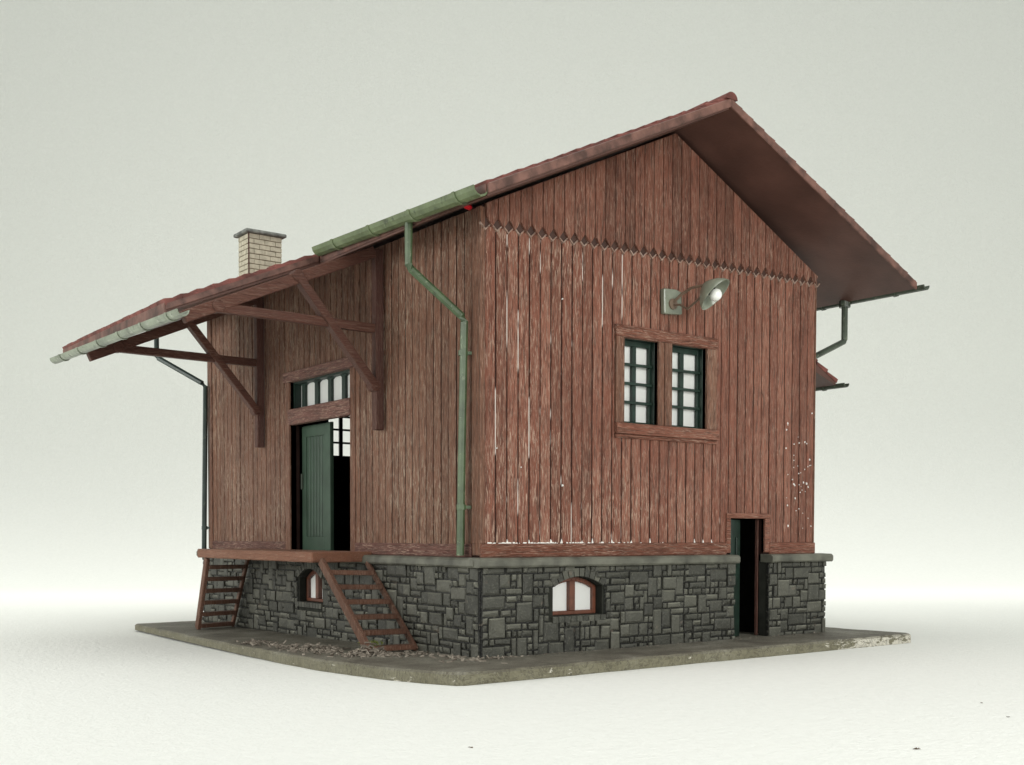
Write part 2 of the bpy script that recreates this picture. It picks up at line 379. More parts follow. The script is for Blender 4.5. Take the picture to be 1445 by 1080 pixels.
def plinth_core():
    m = MB()
    def arched(frame, K, a0, a1, depth):
        # mortar wall with an arched hole: left, right, below, above pieces
        m.fr = frame; c, hw, z0, zs, rise = K['c'], K['hw'], K['z0'], K['zs'], K['rise']
        m.box(a0, c-hw, -depth, PD-.005, -2.15, -.2); m.box(c+hw, a1, -depth, PD-.005, -2.15, -.2); m.box(c-hw, c+hw, -depth, PD-.005, -2.15, z0)
        N = 12
        for k in range(N):
            A = c-hw+2*hw*k/N; B = c-hw+2*hw*(k+1)/N; za = zs+rise*(1-((A-c)/hw)**2); zb = zs+rise*(1-((B-c)/hw)**2)
            m.prism([(A, -depth, za), (B, -depth, zb), (B, -depth, -.2), (A, -depth, -.2)], [(A, PD-.005, za), (B, PD-.005, zb), (B, PD-.005, -.2), (A, PD-.005, -.2)])
    arched(FR, F, -.05, 7.02, .22); m.box(8.205, 10.3, -.16, PD-.005, -2.15, -.2)
    arched(SD, G, -.05, 13.9, .22)
    m.fr = lambda a, d, z: (a, d, z); m.box(10.02, 10.26, .4, 13.9, -2.15, -.2); m.box(.25, 10., 13.7, 13.92, -2.15, -.2)
    return m.build('mortar_backing', m_mortar, pl)
plinth_core()
def copseg(frame, a0, a1, d1=.30, z0=-.235, z1=-.045):
    cp = MB(frame); n = max(2, int((a1-a0)/.4)); vs = []; fs = []
    for i in range(n+1):
        a = a0+(a1-a0)*i/n; w = random.uniform(-.012, .012)
        vs += [(a, -.1, z0), (a, d1-.03+w, z0+w*.5), (a, d1+w, z0+.04), (a, d1+w, z1-.05), (a, d1-.05+w, z1+w*.4), (a, -.1, z1+.01)]
    for i in range(n):
        for k in range(6): fs.append((i*6+k, i*6+(k+1) % 6, i*6+6+(k+1) % 6, i*6+6+k))
    fs += [tuple(range(6)), tuple(range(n*6, n*6+6))]
    cp.add(vs, fs, .5); cp.build('coping', m_coping, pl, bevel=.01)
copseg(FR, -.26, 7.06); copseg(FR, 8.18, 10.42); copseg(SD, -.098, 14.1, .28); copseg(RT, -.2, 14., .38)
# cellar windows
def cellar(K, frame, name, gd=-.13, panes=2):
    c, hw, z0, zs, rise = K['c'], K['hw'], K['z0'], K['zs'], K['rise']
    def top(a, k=1., dz=0): return zs+rise*(1-((a-c)/hw)**2)+dz
    w = MB(frame); t = .09
    # arched frame
    N = 12
    for k in range(N):
        A = c-hw+2*hw*k/N; B = c-hw+2*hw*(k+1)/N
        w.prism([(A, gd-.05, top(A)-.1), (B, gd-.05, top(B)-.1), (B, gd-.05, top(B)), (A, gd-.05, top(A))], [(A, gd+.06, top(A)-.1), (B, gd+.06, top(B)-.1), (B, gd+.06, top(B)), (A, gd+.06, top(A))], .5)
    w.box(c-hw, c-hw+t, gd-.05, gd+.061, z0, zs-.03, .4); w.box(c+hw-t, c+hw, gd-.05, gd+.061, z0, zs-.03, .6)
    w.box(c-hw+t, c+hw-t, gd-.05, gd+.075, z0, z0+.08, .6); w.box(c-.075, c+.075, gd-.05, gd+.09, z0+.08, zs+rise-.09, .5)
    root = w.build('cellar_window', m_redbrown, shed, bevel=.012)
    g = MB(frame); g.prism([(c-hw+t*.5, gd-.02, z0+.04), (c+hw-t*.5, gd-.02, z0+.04), (c+hw-t*.5, gd-.02, zs), (c+hw*.5, gd-.02, zs+rise*.6), (c, gd-.02, zs+rise-.04), (c-hw*.5, gd-.02, zs+rise*.6), (c-hw+t*.5, gd-.02, zs)],
        [(c-hw+t*.5, gd-.035, z0+.04), (c+hw-t*.5, gd-.035, z0+.04), (c+hw-t*.5, gd-.035, zs), (c+hw*.5, gd-.035, zs+rise*.6), (c, gd-.035, zs+rise-.04), (c-hw*.5, gd-.035, zs+rise*.6), (c-hw+t*.5, gd-.035, zs)])
    g.build('pane', m_film, root)
    return root
tag(cellar(F, FR, 'f'), 'arched cellar window with brick arch in the front plinth'); tag(cellar(G, SD, 's', -.12), 'arched cellar window beneath the loading platform')

# ---- timber walls
XR, ZR = 5.12, 9.16       # wall apex
def under(x): return (6.76+(ZR-6.76)*x/XR) if x <= XR else (ZR-(ZR-6.72)*(x-XR)/(10-XR))
def scz(x): return 6.44+.018*x
def boards(m, a0, a1, n, zlo, zhi, holes, depth=0., t=.04, gap=.028, c=.016, jit=.006, extra=()):
    p = (a1-a0)/n
    for i in range(n):
        L, R = a0+i*p, a0+(i+1)*p; rr = random.random(); dj = random.uniform(-jit, jit)
        br = sorted({L, R, *[h for H in holes for h in (H[0], H[1]) if L < h < R], *[e for e in extra if L < e < R]})
        for A, B in zip(br, br[1:]):
            mid = (A+B)/2; aa = A+(gap/2 if A == L else 0); bb = B-(gap/2 if B == R else 0)
            if bb-aa < .02: continue
            hs = sorted((H[2], H[3]) for H in holes if H[0] <= mid <= H[1]); z = None; cur = zlo
            for h0, h1 in hs:
                if h0 > zlo(mid)+.01: m.board(aa, bb, depth-t, depth+dj, cur, const(h0), c, rr)
                cur = const(h1)
            m.board(aa, bb, depth-t, depth+dj, cur, zhi, c, rr)
def core(m, breaks, zlo, zhi, holes, d0, d1):
    br = sorted({*breaks, *[h for H in holes for h in (H[0], H[1])]})
    for A, B in zip(br, br[1:]):
        mid = (A+B)/2; cur = zlo
        def bx(za, zb): m.prism([(A, d0, za(A)), (B, d0, za(B)), (B, d0, zb(B)), (A, d0, zb(A))], [(A, d1, za(A)), (B, d1, za(B)), (B, d1, zb(B)), (A, d1, zb(A))], .5)
        for H in sorted([H for H in holes if H[0] <= mid <= H[1]], key=lambda h: h[2]):
            if H[2] > cur(mid)+.01: bx(cur, const(H[2]))
            cur = const(H[3])
        bx(cur, zhi)
WN = [(3.68, 4.69, 2.78, 4.62), (5.08, 6.19, 2.78, 4.62)]
DOOR = (7.02, 8.2, -.2, .80)
hf = [(3.44, 6.5, 2.47, 4.86), (6.88, 8.36, 0, .92)]
# gable wall
m = MB(FR); boards(m, 0.06, 10., 36, const(.24), lambda a: scz(a)+.06, hf)
gw = m.build('gable_wall', m_front, shed)
m = MB(FR); core(m, [0, XR, 10], const(-.05), under, WN+[DOOR], -.26, -.022); m.build('wall_backing', m_groove, gw)
m = MB(FR)
n = 36; p = 9.94/n       # gable boarding with pointed lower ends
for i in range(n):
    L = .06+i*p; R = L+p; mid = (L+R)/2; rr = random.random(); g = .010; zz = scz(mid)
    br = [L+g, mid, R-g]
    if L < XR < R: br = sorted(br+[XR])
    lo = lambda a: zz-.09+.19*abs(a-mid)/(p/2)
    for A, B in zip(br, br[1:]):
        m.prism([(A, -.03, lo(A)), (B, -.03, lo(B)), (B, -.03, under(B)), (A, -.03, under(A))], [(A, .075, lo(A)), (B, .075, lo(B)), (B, .075, under(B)), (A, .075, under(A))], rr)
gb = m.build('gable_boarding', m_gable, gw, bevel=.008)
m = MB(FR); mr = MB(FR)      # notches: dark diamonds, the hollow's shade put into their colour, pale rim below
for i in range(n+1):
    c = .06+i*p; w = p*.44; zz = scz(c); q = [(c-w, zz-.03), (c, zz-.14), (c+w, zz-.03), (c, zz+.12)]
    q = [(max(.0, min(10., a)), z) for a, z in q]
    m.prism([(a, -.02, z) for a, z in q], [(a, .008, z) for a, z in q])
    for sg in (-1, 1):
        A = (c+sg*w, zz-.035); B = (c, zz-.145); mr.prism([(A[0], -.02, A[1]-.016), (B[0], -.02, B[1]-.02), (B[0], -.02, B[1]+.012), (A[0], -.02, A[1]+.012)], [(A[0], .035, A[1]-.016), (B[0], .035, B[1]-.02), (B[0], .035, B[1]+.012), (A[0], .035, A[1]+.012)])
m.build('notch_shadow_board', m_notch, gw); mr.build('scalloped_edging', m_rim, gw)
m = MB(FR); m.box(-.045, 6.88, -.03, .045, -.04, .235); m.box(8.36, 10.04, -.03, .045, -.04, .235); m.split('baseboard', m_trimx, gw, bevel=.02)
m = MB(FR); m.box(-.04, .062, -.3, .018, .235, 6.72, .3); m.box(9.99, 10.035, -.3, .01, .235, 6.65, .3); m.split('corner_post', m_trimz, gw, bevel=.012)
# white paint flecks
m = MB(FR)
def fleck(x, z, s):
    k = 7; a = [random.uniform(.6, 1.2)*s for _ in range(k)]
    q = [(x+a[i]*math.cos(i*6.283/k)*.8, z+a[i]*math.sin(i*6.283/k)*1.1) for i in range(k)]
    m.prism([(u, -.01, v) for u, v in q], [(x+(u-x)*.7, .016, z+(v-z)*.7) for u, v in q])
for _ in range(40): fleck(random.triangular(8.8, 9.95, 9.6), random.triangular(.3, 3.4, 1.6), random.choice((.012, .016, .02, .03)))
for x, z, s in ((2.02, 1.42, .035), (.95, 1.75, .02), (9.0, 3.1, .03), (8.95, 2.5, .025), (9.9, 3.4, .025), (.35, 2.1, .02), (2.0, 5.2, .02), (6.1, 4.75, .02)): fleck(x, z, s)
for k in range(90):
    x = .1+abs(random.gauss(0, 2.2)); w = random.uniform(.02, .09)*max(.3, 1-x/6)
    if x < 6.6: m.box(x, x+w, -.01, random.uniform(.006, .02), .236, .236+random.uniform(.008, .028))
for k in range(22):
    x = .06+.2761*int(random.triangular(1, 30, 2))+random.uniform(-.01, .01)
    if x < 6.6: h = random.uniform(.03, .10); m.prism([(x-.02, -.01, .24), (x+.02, -.01, .24), (x, -.01, .24+h)], [(x-.02, .012, .24), (x+.02, .012, .24), (x, .006, .24+h)])
m.build('paint_flecks', m_chip, gw)['kind'] = 'stuff'

# side wall (loading side)
SH = [(5.24, 8.42, -.01, 4.27)]
hs = [(5.02, 8.66, 0, 4.50)]
m = MB(SD); boards(m, .34, 13.5, 47, const(.22), const(6.74), hs, gap=.034); sw = m.build('side_wall', m_side, shed)
m = MB(SD); core(m, [0.02, 13.8], const(-.05), const(6.74), SH, -.26, -.022); m.build('wall_backing', m_groove_s, sw)
m = MB(SD); m.box(.34, 5.02, -.03, .035, -.04, .225); m.box(8.66, 13.5, -.03, .035, -.04, .225); m.split('baseboard', m_trimy, sw, bevel=.02)
m = MB(SD); m.box(.0, .17, -.03, .036, 0, 6.74, .6); m.box(.185, .33, -.03, .012, 0, 6.74, .3); m.box(13.52, 13.8, -.03, .03, 0, 6.74, .3); m.split('corner_post', m_trimz, sw, bevel=.015)
# rear gable and right side, plain boarded
m = MB(BK); boards(m, 0, 10, 36, const(0), under, [(3.44, 6.5, 2.47, 4.86)], extra=(XR,)); rw = m.build('rear_gable_wall', m_side, shed)
m = MB(BK); core(m, [0, XR, 10], const(-.05), under, WN, -.26, -.022); m.build('wall_backing', m_groove_s, rw)
m = MB(RT); boards(m, 0.02, 13.8, 50, const(0), const(6.7), []); xw = m.build('right_wall', m_side, shed)
m = MB(RT); core(m, [.27, 13.5], const(-.05), const(6.7), [], -.26, -.022); m.build('wall_backing', m_groove_s, xw)
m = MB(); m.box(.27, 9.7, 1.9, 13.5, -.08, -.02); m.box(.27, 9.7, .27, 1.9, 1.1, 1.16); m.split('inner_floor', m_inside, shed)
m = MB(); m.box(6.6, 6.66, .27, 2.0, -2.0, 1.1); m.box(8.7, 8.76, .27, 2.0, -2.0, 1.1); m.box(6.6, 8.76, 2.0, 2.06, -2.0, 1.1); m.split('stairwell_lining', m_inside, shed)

# ---- double window (front and rear)
def double_window(frame, film=True, lab=None):
    m = MB(frame)
    m.box(3.44, 3.68, -.2, .045, 2.79, 4.61, .3); m.box(6.19, 6.5, -.2, .045, 2.79, 4.61, .8)
    m.box(4.69, 4.86, -.2, .03, 2.79, 4.61, .5); m.box(4.865, 5.08, -.2, .055, 2.79, 4.61, .2)
    ps = m.split('frame_post', m_trimz, None, bevel=.012); root = ps[2]; root.name = 'double_window'; adopt(root, shed); tag(root, lab)
    for q in ps[:2]+ps[3:]: adopt(q, root)
    m = MB(frame); m.box(3.42, 6.52, -.2, .06, 4.61, 4.86); m.split('head_beam', m_trimx, root, bevel=.02)
    m = MB(frame); m.box(3.42, 6.54, -.2, .10, 2.56, 2.79); m.box(3.44, 6.50, -.2, .05, 2.47, 2.555); m.split('sill', m_trimx, root, bevel=.015)
    for (a0, a1, z0, z1) in WN:
        m = MB(frame); D = -.29; t = .07
        # deep green casing and sash
        m.box(a0, a0+.02, D, -.10, z0, z1); m.box(a1-.02, a1, D, -.10, z0, z1); m.box(a0+.02, a1-.02, D, -.10, z1-.02, z1); m.box(a0+.02, a1-.02, D, -.10, z0, z0+.02)
        m.box(a0+.02, a0+t, D, D+.08, z0+.02, z1-.02); m.box(a1-t, a1-.02, D, D+.08, z0+.02, z1-.02)
        m.box(a0+t, a1-t, D, D+.08, z1-.14, z1-.02); m.box(a0+t, a1-t, D, D+.08, z0+.02, z0+.08)
        c = (a0+a1)/2; m.box(c-.055, c+.055, D, D+.085, z0+.08, z1-.14)
        s = m.build('sash', m_green, root, bevel=.008)
        m = MB(frame)
        for k in (1, 2, 3):
            zc = z0+.08+(z1-z0-.22)*k/4; m.box(a0+.03, a1-.03, D+.05, D+.14, zc-.03, zc+.03)
        m.build('glazing_bars', m_green, s, bevel=.008)
        if film:
            m = MB(frame); m.box(a0+.03, a1-.03, D-.03, D-.015, z0+.02, z1-.02); m.build('pane', m_film, s)
    return root
double_window(FR, True, 'double four row window with white panes below the lamp')
double_window(BK, False, 'clear double window in the rear gable seen through the doorway')

# ---- small doorway at the right of the gable
m = MB(FR); m.box(6.88, 7.02, -.1, .03, 0, .80); m.box(8.2, 8.36, -.1, .03, 0, .80); m.box(6.86, 8.38, -.1, .05, .80, .92); 
ps = m.split('door_frame', m_trimx, None, bevel=.012); dw = ps[2]; dw.name = 'cellar_doorway'; adopt(dw, shed); adopt(ps[0], dw); adopt(ps[1], dw)
m = MB(FR); m.box(8.165, 8.2, -.26, -.17, -1.98, .79); m.build('door_jamb', m_beamz, dw, bevel=.01)
m = MB(); th = math.radians(22); p0 = Vector((7.05, .04, 0)); dv = Vector((math.cos(th), math.sin(th), 0))
m.bar(p0+dv*.0+Vector((0, 0, -.6)), p0+dv*.62+Vector((0, 0, -.6)), .06, 2.75, r=.5)
dl = m.build('door_leaf', m_green, dw, bevel=.01)
m = MB(); m.bar(p0+dv*.28+Vector((.02, -.045, .15)), p0+dv*.42+Vector((.02, -.045, .15)), .03, .42, r=.5); m.build('door_panel', m_green, dl, bevel=.008)

# ---- loading door
m = MB(SD); m.box(5.02, 5.24, -.18, .03, 0, 4.25, .4); m.box(8.42, 8.66, -.18, .03, 0, 4.25, .4)
ps = m.split('door_post', m_trimz, None, bevel=.012); ld = ps[0]; ld.name = 'loading_doorway'; adopt(ld, shed); adopt(ps[1], ld); tag(ld, 'loading doorway with a half open green door and a transom')
m = MB(SD); m.box(5.0, 8.70, -.2, .075, 4.25, 4.50); m.box(5.20, 8.44, -.14, .06, 3.17, 3.56); m.split('lintel', m_trimy, ld, bevel=.02)
m = MB(SD); D = -.30
m.box(5.24, 8.42, D, -.1, 4.2, 4.25); m.box(8.36, 8.42, D, -.1, 3.56, 4.2); m.box(5.24, 5.3, D, -.1, 3.56, 4.2); m.box(5.3, 8.36, D, -.1, 3.5, 3.56)
for k in range(5):
    yc = 5.30+k*.70; m.box(yc-.085, yc+.085, D, D+.08, 3.56, 4.2)
    for sg in (-1, 1):
        for j in range(4):
            a0, a1 = sg*(.085+.04*j), sg*(.085+.04*(j+1)); h0, h1 = .05*(1-j/4)**2, .05*(1-(j+1)/4)**2
            if 5.24 < yc+a1 < 8.42: m.prism([(yc+a0, D, 4.2), (yc+a1, D, 4.2), (yc+a1, D, 4.199-h1), (yc+a0, D, 4.199-h0)], [(yc+a0, D+.08, 4.2), (yc+a1, D+.08, 4.2), (yc+a1, D+.08, 4.199-h1), (yc+a0, D+.08, 4.199-h0)])
tr = m.build('transom_window', m_green, ld, bevel=.01)
m = MB(SD); m.box(5.26, 8.4, D+.0, D+.012, 3.56, 4.2); m.build('pane', m_film, tr)
m = MB(SD); y0, y1 = 6.84, 8.36; d = -.34      # sliding leaf
m.box(y0, y1, d-.06, d, .0, 3.16); m.box(y0, y0+.30, d, d+.04, 0, 3.14); m.box(y1-.22, y1, d, d+.04, 0, 3.14); m.box(y0+.3, y1-.22, d, d+.04, 0, .36); m.box(y0+.3, y1-.22, d, d+.04, 2.86, 3.14)
nb = 6; ww = (y1-y0-.52)/nb
for k in range(nb): m.board(y0+.3+k*ww+.012, y0+.3+(k+1)*ww-.012, d, d+.022, const(.36), const(2.86), .008)
lf = m.build('door_leaf', m_doorgreen, ld, bevel=.008)
m = MB(SD); m.box(y1-.07, y1-.04, d+.04, d+.10, 1.55, 1.95); m.build('handle', m_gutdark, lf, bevel=.01)

# ---- roof
RX, RZ = 5.12, 9.46; Y0, Y1 = -1.65, 15.4
EL = (-1.02, 6.60); ER = (11.68, 6.56); CE = (-4.50, 5.13); CY0, CY1 = 4.75, 12.1
def slopeL(x): return RZ+(EL[1]-RZ)*(RX-x)/(RX-EL[0])
m = MB(lambda a, d, z: (a, d, z))
T = .20
def plane(P, Q, y0, y1, t0, t1, r=None):      # slab under the line P-Q
    m.prism([(P[0], y0, P[1]-t0), (Q[0], y0, Q[1]-t0), (Q[0], y0, Q[1]-t1), (P[0], y0, P[1]-t1)], [(P[0], y1, P[1]-t0), (Q[0], y1, Q[1]-t0), (Q[0], y1, Q[1]-t1), (P[0], y1, P[1]-t1)], r)
plane((RX, RZ), EL, Y0+.04, Y1-.04, .07, .24); plane((RX+.001, RZ), ER, Y0+.04, Y1-.04, .07, .18)
plane((EL[0]-.003, EL[1]), CE, CY0+.02, CY1-.02, .07, .22)
roof = m.build('roof', m_soffit, shed)
# tiles, course by course
def tiles(P, Q, y0, y1, th=.035):
    L = math.dist(P, Q); n = int(L/.36); ux, uz = (Q[0]-P[0])/L, (Q[1]-P[1])/L; s = 1 if True else -1
    nx, nz = (uz, -ux) if (uz*0-ux) > 0 else (-uz, ux)
    if nz < 0: nx, nz = -nx, -nz
    for i in range(n):
        a, b = L*i/n, L*(i+1)/n; k = int((y1-y0)/.42); 
        for j in range(k):
            ya = y0+(y1-y0)*j/k+.006; yb = y0+(y1-y0)*(j+1)/k-.006; h = random.uniform(-.006, .008)
            f = lambda s_, h_: (P[0]+ux*s_+nx*h_, P[1]+uz*s_+nz*h_)
            q = [f(a, -.075), f(b+.03, -.075), f(b+.03, th+h), f(a, -.02+h)]
            m.prism([(x, ya, z) for x, z in q], [(x, yb, z) for x, z in q])
m = MB(); tiles((RX, RZ), EL, Y0, Y1); tiles((RX, RZ), ER, Y0, Y1, .022); tiles(EL, CE, CY0-.035, CY1, .06); m.build('roof_tiles', m_tile, roof, bevel=.01)
m = MB()      # ridge tiles
k = 26
for i in range(k):
    a = Y0-.04+(Y1-Y0+.08)*i/k; b = Y0-.04+(Y1-Y0+.08)*(i+1)/k; A = []; B = []
    for t in range(9):
        an = math.pi*t/8; A.append((RX+.17*math.cos(an), a, RZ-.06+.15*math.sin(an))); B.append((RX+.15*math.cos(an), b+.03, RZ-.06+.125*math.sin(an)))
    m.prism(A, B)
m.build('ridge_tiles', m_tile, roof, smooth=True)
m = MB()      # bargeboards (both gables, both slopes) and canopy edge boards
def barge(P, Q, y, h=.18, t=.06, top=-.03): m.prism([(P[0], y, P[1]+top), (Q[0], y, Q[1]+top), (Q[0], y, Q[1]+top-h), (P[0], y, P[1]+top-h)], [(P[0], y+t, P[1]+top), (Q[0], y+t, Q[1]+top), (Q[0], y+t, Q[1]+top-h), (P[0], y+t, P[1]+top-h)])
for y in (Y0-.03, Y1-.03): barge((RX-.0005, RZ), (EL[0]-.02, EL[1]), y); barge((RX+.0005, RZ), (ER[0]+.02, ER[1]), y)
barge((EL[0]-.03, EL[1]), CE, CY0-.03, .15); barge((EL[0]-.03, EL[1]), CE, CY1-.03, .15)
m.split('bargeboard', m_barge, roof, bevel=.015)
m = MB(); m.box(CE[0]-.03, CE[0]+.03, CY0, CY1, CE[1]-.26, CE[1]-.02); m.box(EL[0]-.03, EL[0]+.02, Y0+.05, CY0-.05, EL[1]-.2, EL[1]-.02); m.box(EL[0]-.03, EL[0]+.02, CY1+.05, Y1-.05, EL[1]-.2, EL[1]-.02); m.box(ER[0]-.02, ER[0]+.03, Y0+.05, Y1-.05, ER[1]-.17, ER[1]-.03)
m.split('eaves_board', m_barge, roof, bevel=.012)
# wall plate closing the gap under the roof
# ---- chimney
m = MB(); cx0, cx1, cy0, cy1, cz0, cz1 = .28, 1.27, 11.52, 12.22, 6.9, 8.70; m.box(cx0+.02, cx1-.02, cy0+.02, cy1-.02, cz0, cz1, .5)
ch = m.build('chimney', m_brickgap, shed)
m = MB(); rows = 13; rh = (cz1-cz0)/rows
for r in range(rows):
    z = cz0+r*rh
    for (frame, a0, a1) in ((lambda a, d, z: (a, cy0-d, z), cx0, cx1), (lambda a, d, z: (cx0-d, a, z), cy0, cy1), (lambda a, d, z: (a, cy1+d, z), cx0, cx1), (lambda a, d, z: (cx1+d, a, z), cy0, cy1)):
        m.fr = frame; a = a0-(.16 if r % 2 else 0)
        while a < a1:
            m_a, m_b = max(a, a0), min(a+.32, a1)
            if m_b-m_a > .03: m.box(m_a+.006, m_b-.006, -.03, random.uniform(-.004, .006), z+.010, z+rh-.010)
            a += .32
m.build('brickwork', m_brick, ch, bevel=.006)
m = MB(); m.box(cx0-.11, cx1+.11, cy0-.11, cy1+.11, cz1, cz1+.10); m.build('cap', m_capgrey, ch, bevel=.035, seg=2)
m = MB(); m.box(cx0-.012, cx0+.018, cy0-.012, cy0+.018, cz0, cz1-.005); m.build('corner_seam', m_beamz, ch)

# ---- gutters
def gutter(name, p, q, rad, mat, rings, lab=None, n=6):
    p, q = Vector(p), Vector(q); t = (q-p).normalized(); x = Vector((0, 0, 1)).cross(t).normalized(); up = t.cross(x)
    m = MB(); A = []; B = []
    for s, R in ((p, rad), (q, rad)):
        L = []
        for k in range(n+1): a = math.pi*k/n; L.append(s+R*(x*math.cos(a)-up*math.sin(a)))
        for k in range(n, -1, -1): a = math.pi*k/n; L.append(s+(R-.03)*(x*math.cos(a)-up*math.sin(a)))
        (A if s is p else B).extend([tuple(v) for v in L])
    m.prism(A, B, .5); g = m.build(name, mat, shed, bevel=.008)
    # the spouted near end plate
    m = MB()
    for k in range(rings):
        c = p+(q-p)*((k+.4)/rings); A = []; B = []
        for sgn, lst in ((-1, A), (1, B)):
            for j in range(n+1): a = math.pi*j/n; lst.append(tuple(c+t*.045*sgn+(rad+.022)*(x*math.cos(a)-up*math.sin(a))))
            for j in range(n, -1, -1): a = math.pi*j/n; lst.append(tuple(c+t*.045*sgn+(rad+.002)*(x*math.cos(a)-up*math.sin(a))))
        m.prism(A, B, .6)
    m.split('gutter_bracket', mat, g, bevel=.006)
    if lab: tag(g, lab)
    return g
gutter('gutter', (-1.16, -1.62, 6.50), (-1.12, 4.62, 6.68), .175, m_gutter, 4, 'green gutter on the near left eave')
gutter('gutter', (-4.72, 3.2, 4.70), (-4.72, 12.1, 4.86), .135, m_gutpale, 6, 'pale green gutter along the canopy edge')
gutter('gutter', (-1.14, 12.2, 6.56), (-1.14, 15.6, 6.56), .16, m_gutdark, 2)
gutter('gutter', (11.82, -1.86, 6.45), (11.82, 15.6, 6.50), .125, m_gutdark, 8, 'dark green gutter on the right eave')
# ---- downspouts
def pipe(pts, rad, mat, lab, brk=()):
    m = MB(); m.tube(pts, rad, 8, .5); o = m.build('downspout', mat, shed, smooth=True); tag(o, lab)
    m = MB()
    for (x, y, z) in brk: m.tube([(x, y, z-.05), (x, y, z+.05)], rad+.018, 8, .5); m.bar((x, y, z), (x*.0+.0 if abs(x) < 1 else x, y-.1, z), .06, .06, r=.5)
    if m.v: m.split('pipe_clip', mat, o)
pipe([(-1.12, .87, 6.42), (-1.12, .87, 5.62), (-1.07, .84, 5.52), (-.22, .38, 4.66), (-.17, .36, 4.55), (-.17, .44, 2.2), (-.17, .50, 0.0)], .078, m_pipe, 'green downspout kinked back to the near corner', [(-.17, .40, 3.95), (-.17, .46, .95)])
pipe([(-1.12, 14.9, 6.45), (-1.12, 14.9, 5.62), (-1.08, 14.85, 5.55), (-.22, 13.72, 4.78), (-.14, 13.65, 4.66), (-.14, 13.85, -.03)], .075, m_pipedark, 'dark downspout at the far left corner', [(-.14, 13.8, .6)])
pipe([(11.72, .44, 6.40), (11.72, .44, 5.46), (11.68, .44, 5.38), (10.2, .44, 4.75), (10.12, .44, 4.6), (10.12, .44, 0)], .08, m_gutdark, 'olive downspout under the right eave')
m = MB(); m.tube([(11.72, .44, 6.44), (11.72, .44, 6.26)], .15, 10, .5); m.build('outlet_collar', m_gutdark, shed)
# ---- small porch roof on the right wall
m = MB(); m.prism([(10.02, .3, 4.92), (11.22, .3, 4.33), (11.22, .3, 4.22), (10.02, .3, 4.62)], [(10.02, 5.2, 4.92), (11.22, 5.2, 4.33), (11.22, 5.2, 4.22), (10.02, 5.2, 4.62)]); pr = m.build('porch_roof', m_soffit, shed, bevel=.01)
m = MB(); tiles((10.03, 4.97), (11.24, 4.36), .28, 5.2); m.build('porch_tiles', m_tile, pr)
gutter('porch_gutter', (11.34, .06, 4.26), (11.34, 5.3, 4.26), .11, m_gutdark, 3)

# ---- canopy trusses
def truss(y, lab):
    w = .19; root = None
    m = MB(); m.bar((-.14, y, 2.70), (-.14, y, 6.62), w, .2, (1, 0, 0)); 
    root = m.build('canopy_truss', m_beamz, shed, bevel=.015); tag(root, lab)
    def part(nm, P, Q, h, dy=0, ww=w):
        m = MB(); m.bar((P[0], y+dy, P[1]), (Q[0], y+dy, Q[1]), ww, h, (0, 0, 1)); return m.build(nm, m_beam, root, bevel=.015)
    part('rafter', (-.24, 6.55), (-4.52, 4.66), .24)
    part('tie_beam', (-.24, 4.90), (-3.80, 4.93), .19, 0, w-.02)
    part('strut', (-.22, 3.62), (-2.08, 5.78), .18, -.03, w+.03)
    m = MB()
    for P in ((-3.82, 4.95), (-2.08, 5.78), (-.24, 3.66)): m.tube([(P[0], y-.125, P[1]), (P[0], y+.11, P[1])], .13, 12, .5)
    m.split('joint_boss', m_beam, root, bevel=.012)
truss(3.76, 'near truss carrying the canopy edge, right of the door'); truss(9.95, 'far truss carrying the canopy, left of the door')

# ---- loading platform
m = MB(); m.box(-1.52, -.02, 4.22, 10.85, -.20, .03); dk = m.build('loading_platform', m_deck, shed, bevel=.025)
def stair(out0, out1, in0, in1, lab, n=6, rows=(.13, .96)):
    m = MB(); up = (0, 1, 0) 
    def pl(P, Q, w, h): m.bar(P, Q, w, h, (0, 0, 1))
    out0, out1, in0, in1 = map(Vector, (out0, out1, in0, in1))
    pl(out0, out1, .10, .20); m_ = m.build('stair', m_stair, shed, bevel=.015); tag(m_, lab)
    m = MB(); pl(in0, in1, .08, .13); m.build('stringer', m_stair, m_, bevel=.015)
    sg = 1 if out1.y < out0.y else -1
    for k in range(n):
        t = rows[0]+(rows[1]-rows[0])*k/(n-1); A = out0.lerp(out1, t); B = in0.lerp(in1, t); A.x += .04; B.x -= .04
        m = MB(); q = lambda P: [(P.x, P.y-.13, P.z-.055), (P.x, P.y+.13, P.z-.055), (P.x, P.y+.13, P.z+.05), (P.x, P.y-.13, P.z+.05)]
        m.prism(q(A), q(B)); m.build('tread', m_stair, m_, bevel=.012)
stair((-1.40, 4.02, -.16), (-1.40, 1.92, -1.97), (-.24, 4.08, -.20), (-.24, 2.02, -1.99), 'near stair down from the loading platform')
stair((-1.42, 10.40, -.20), (-1.42, 11.1, -2.10), (-.30, 10.38, -.20), (-.30, 11.45, -2.10), 'far stair down from the loading platform')

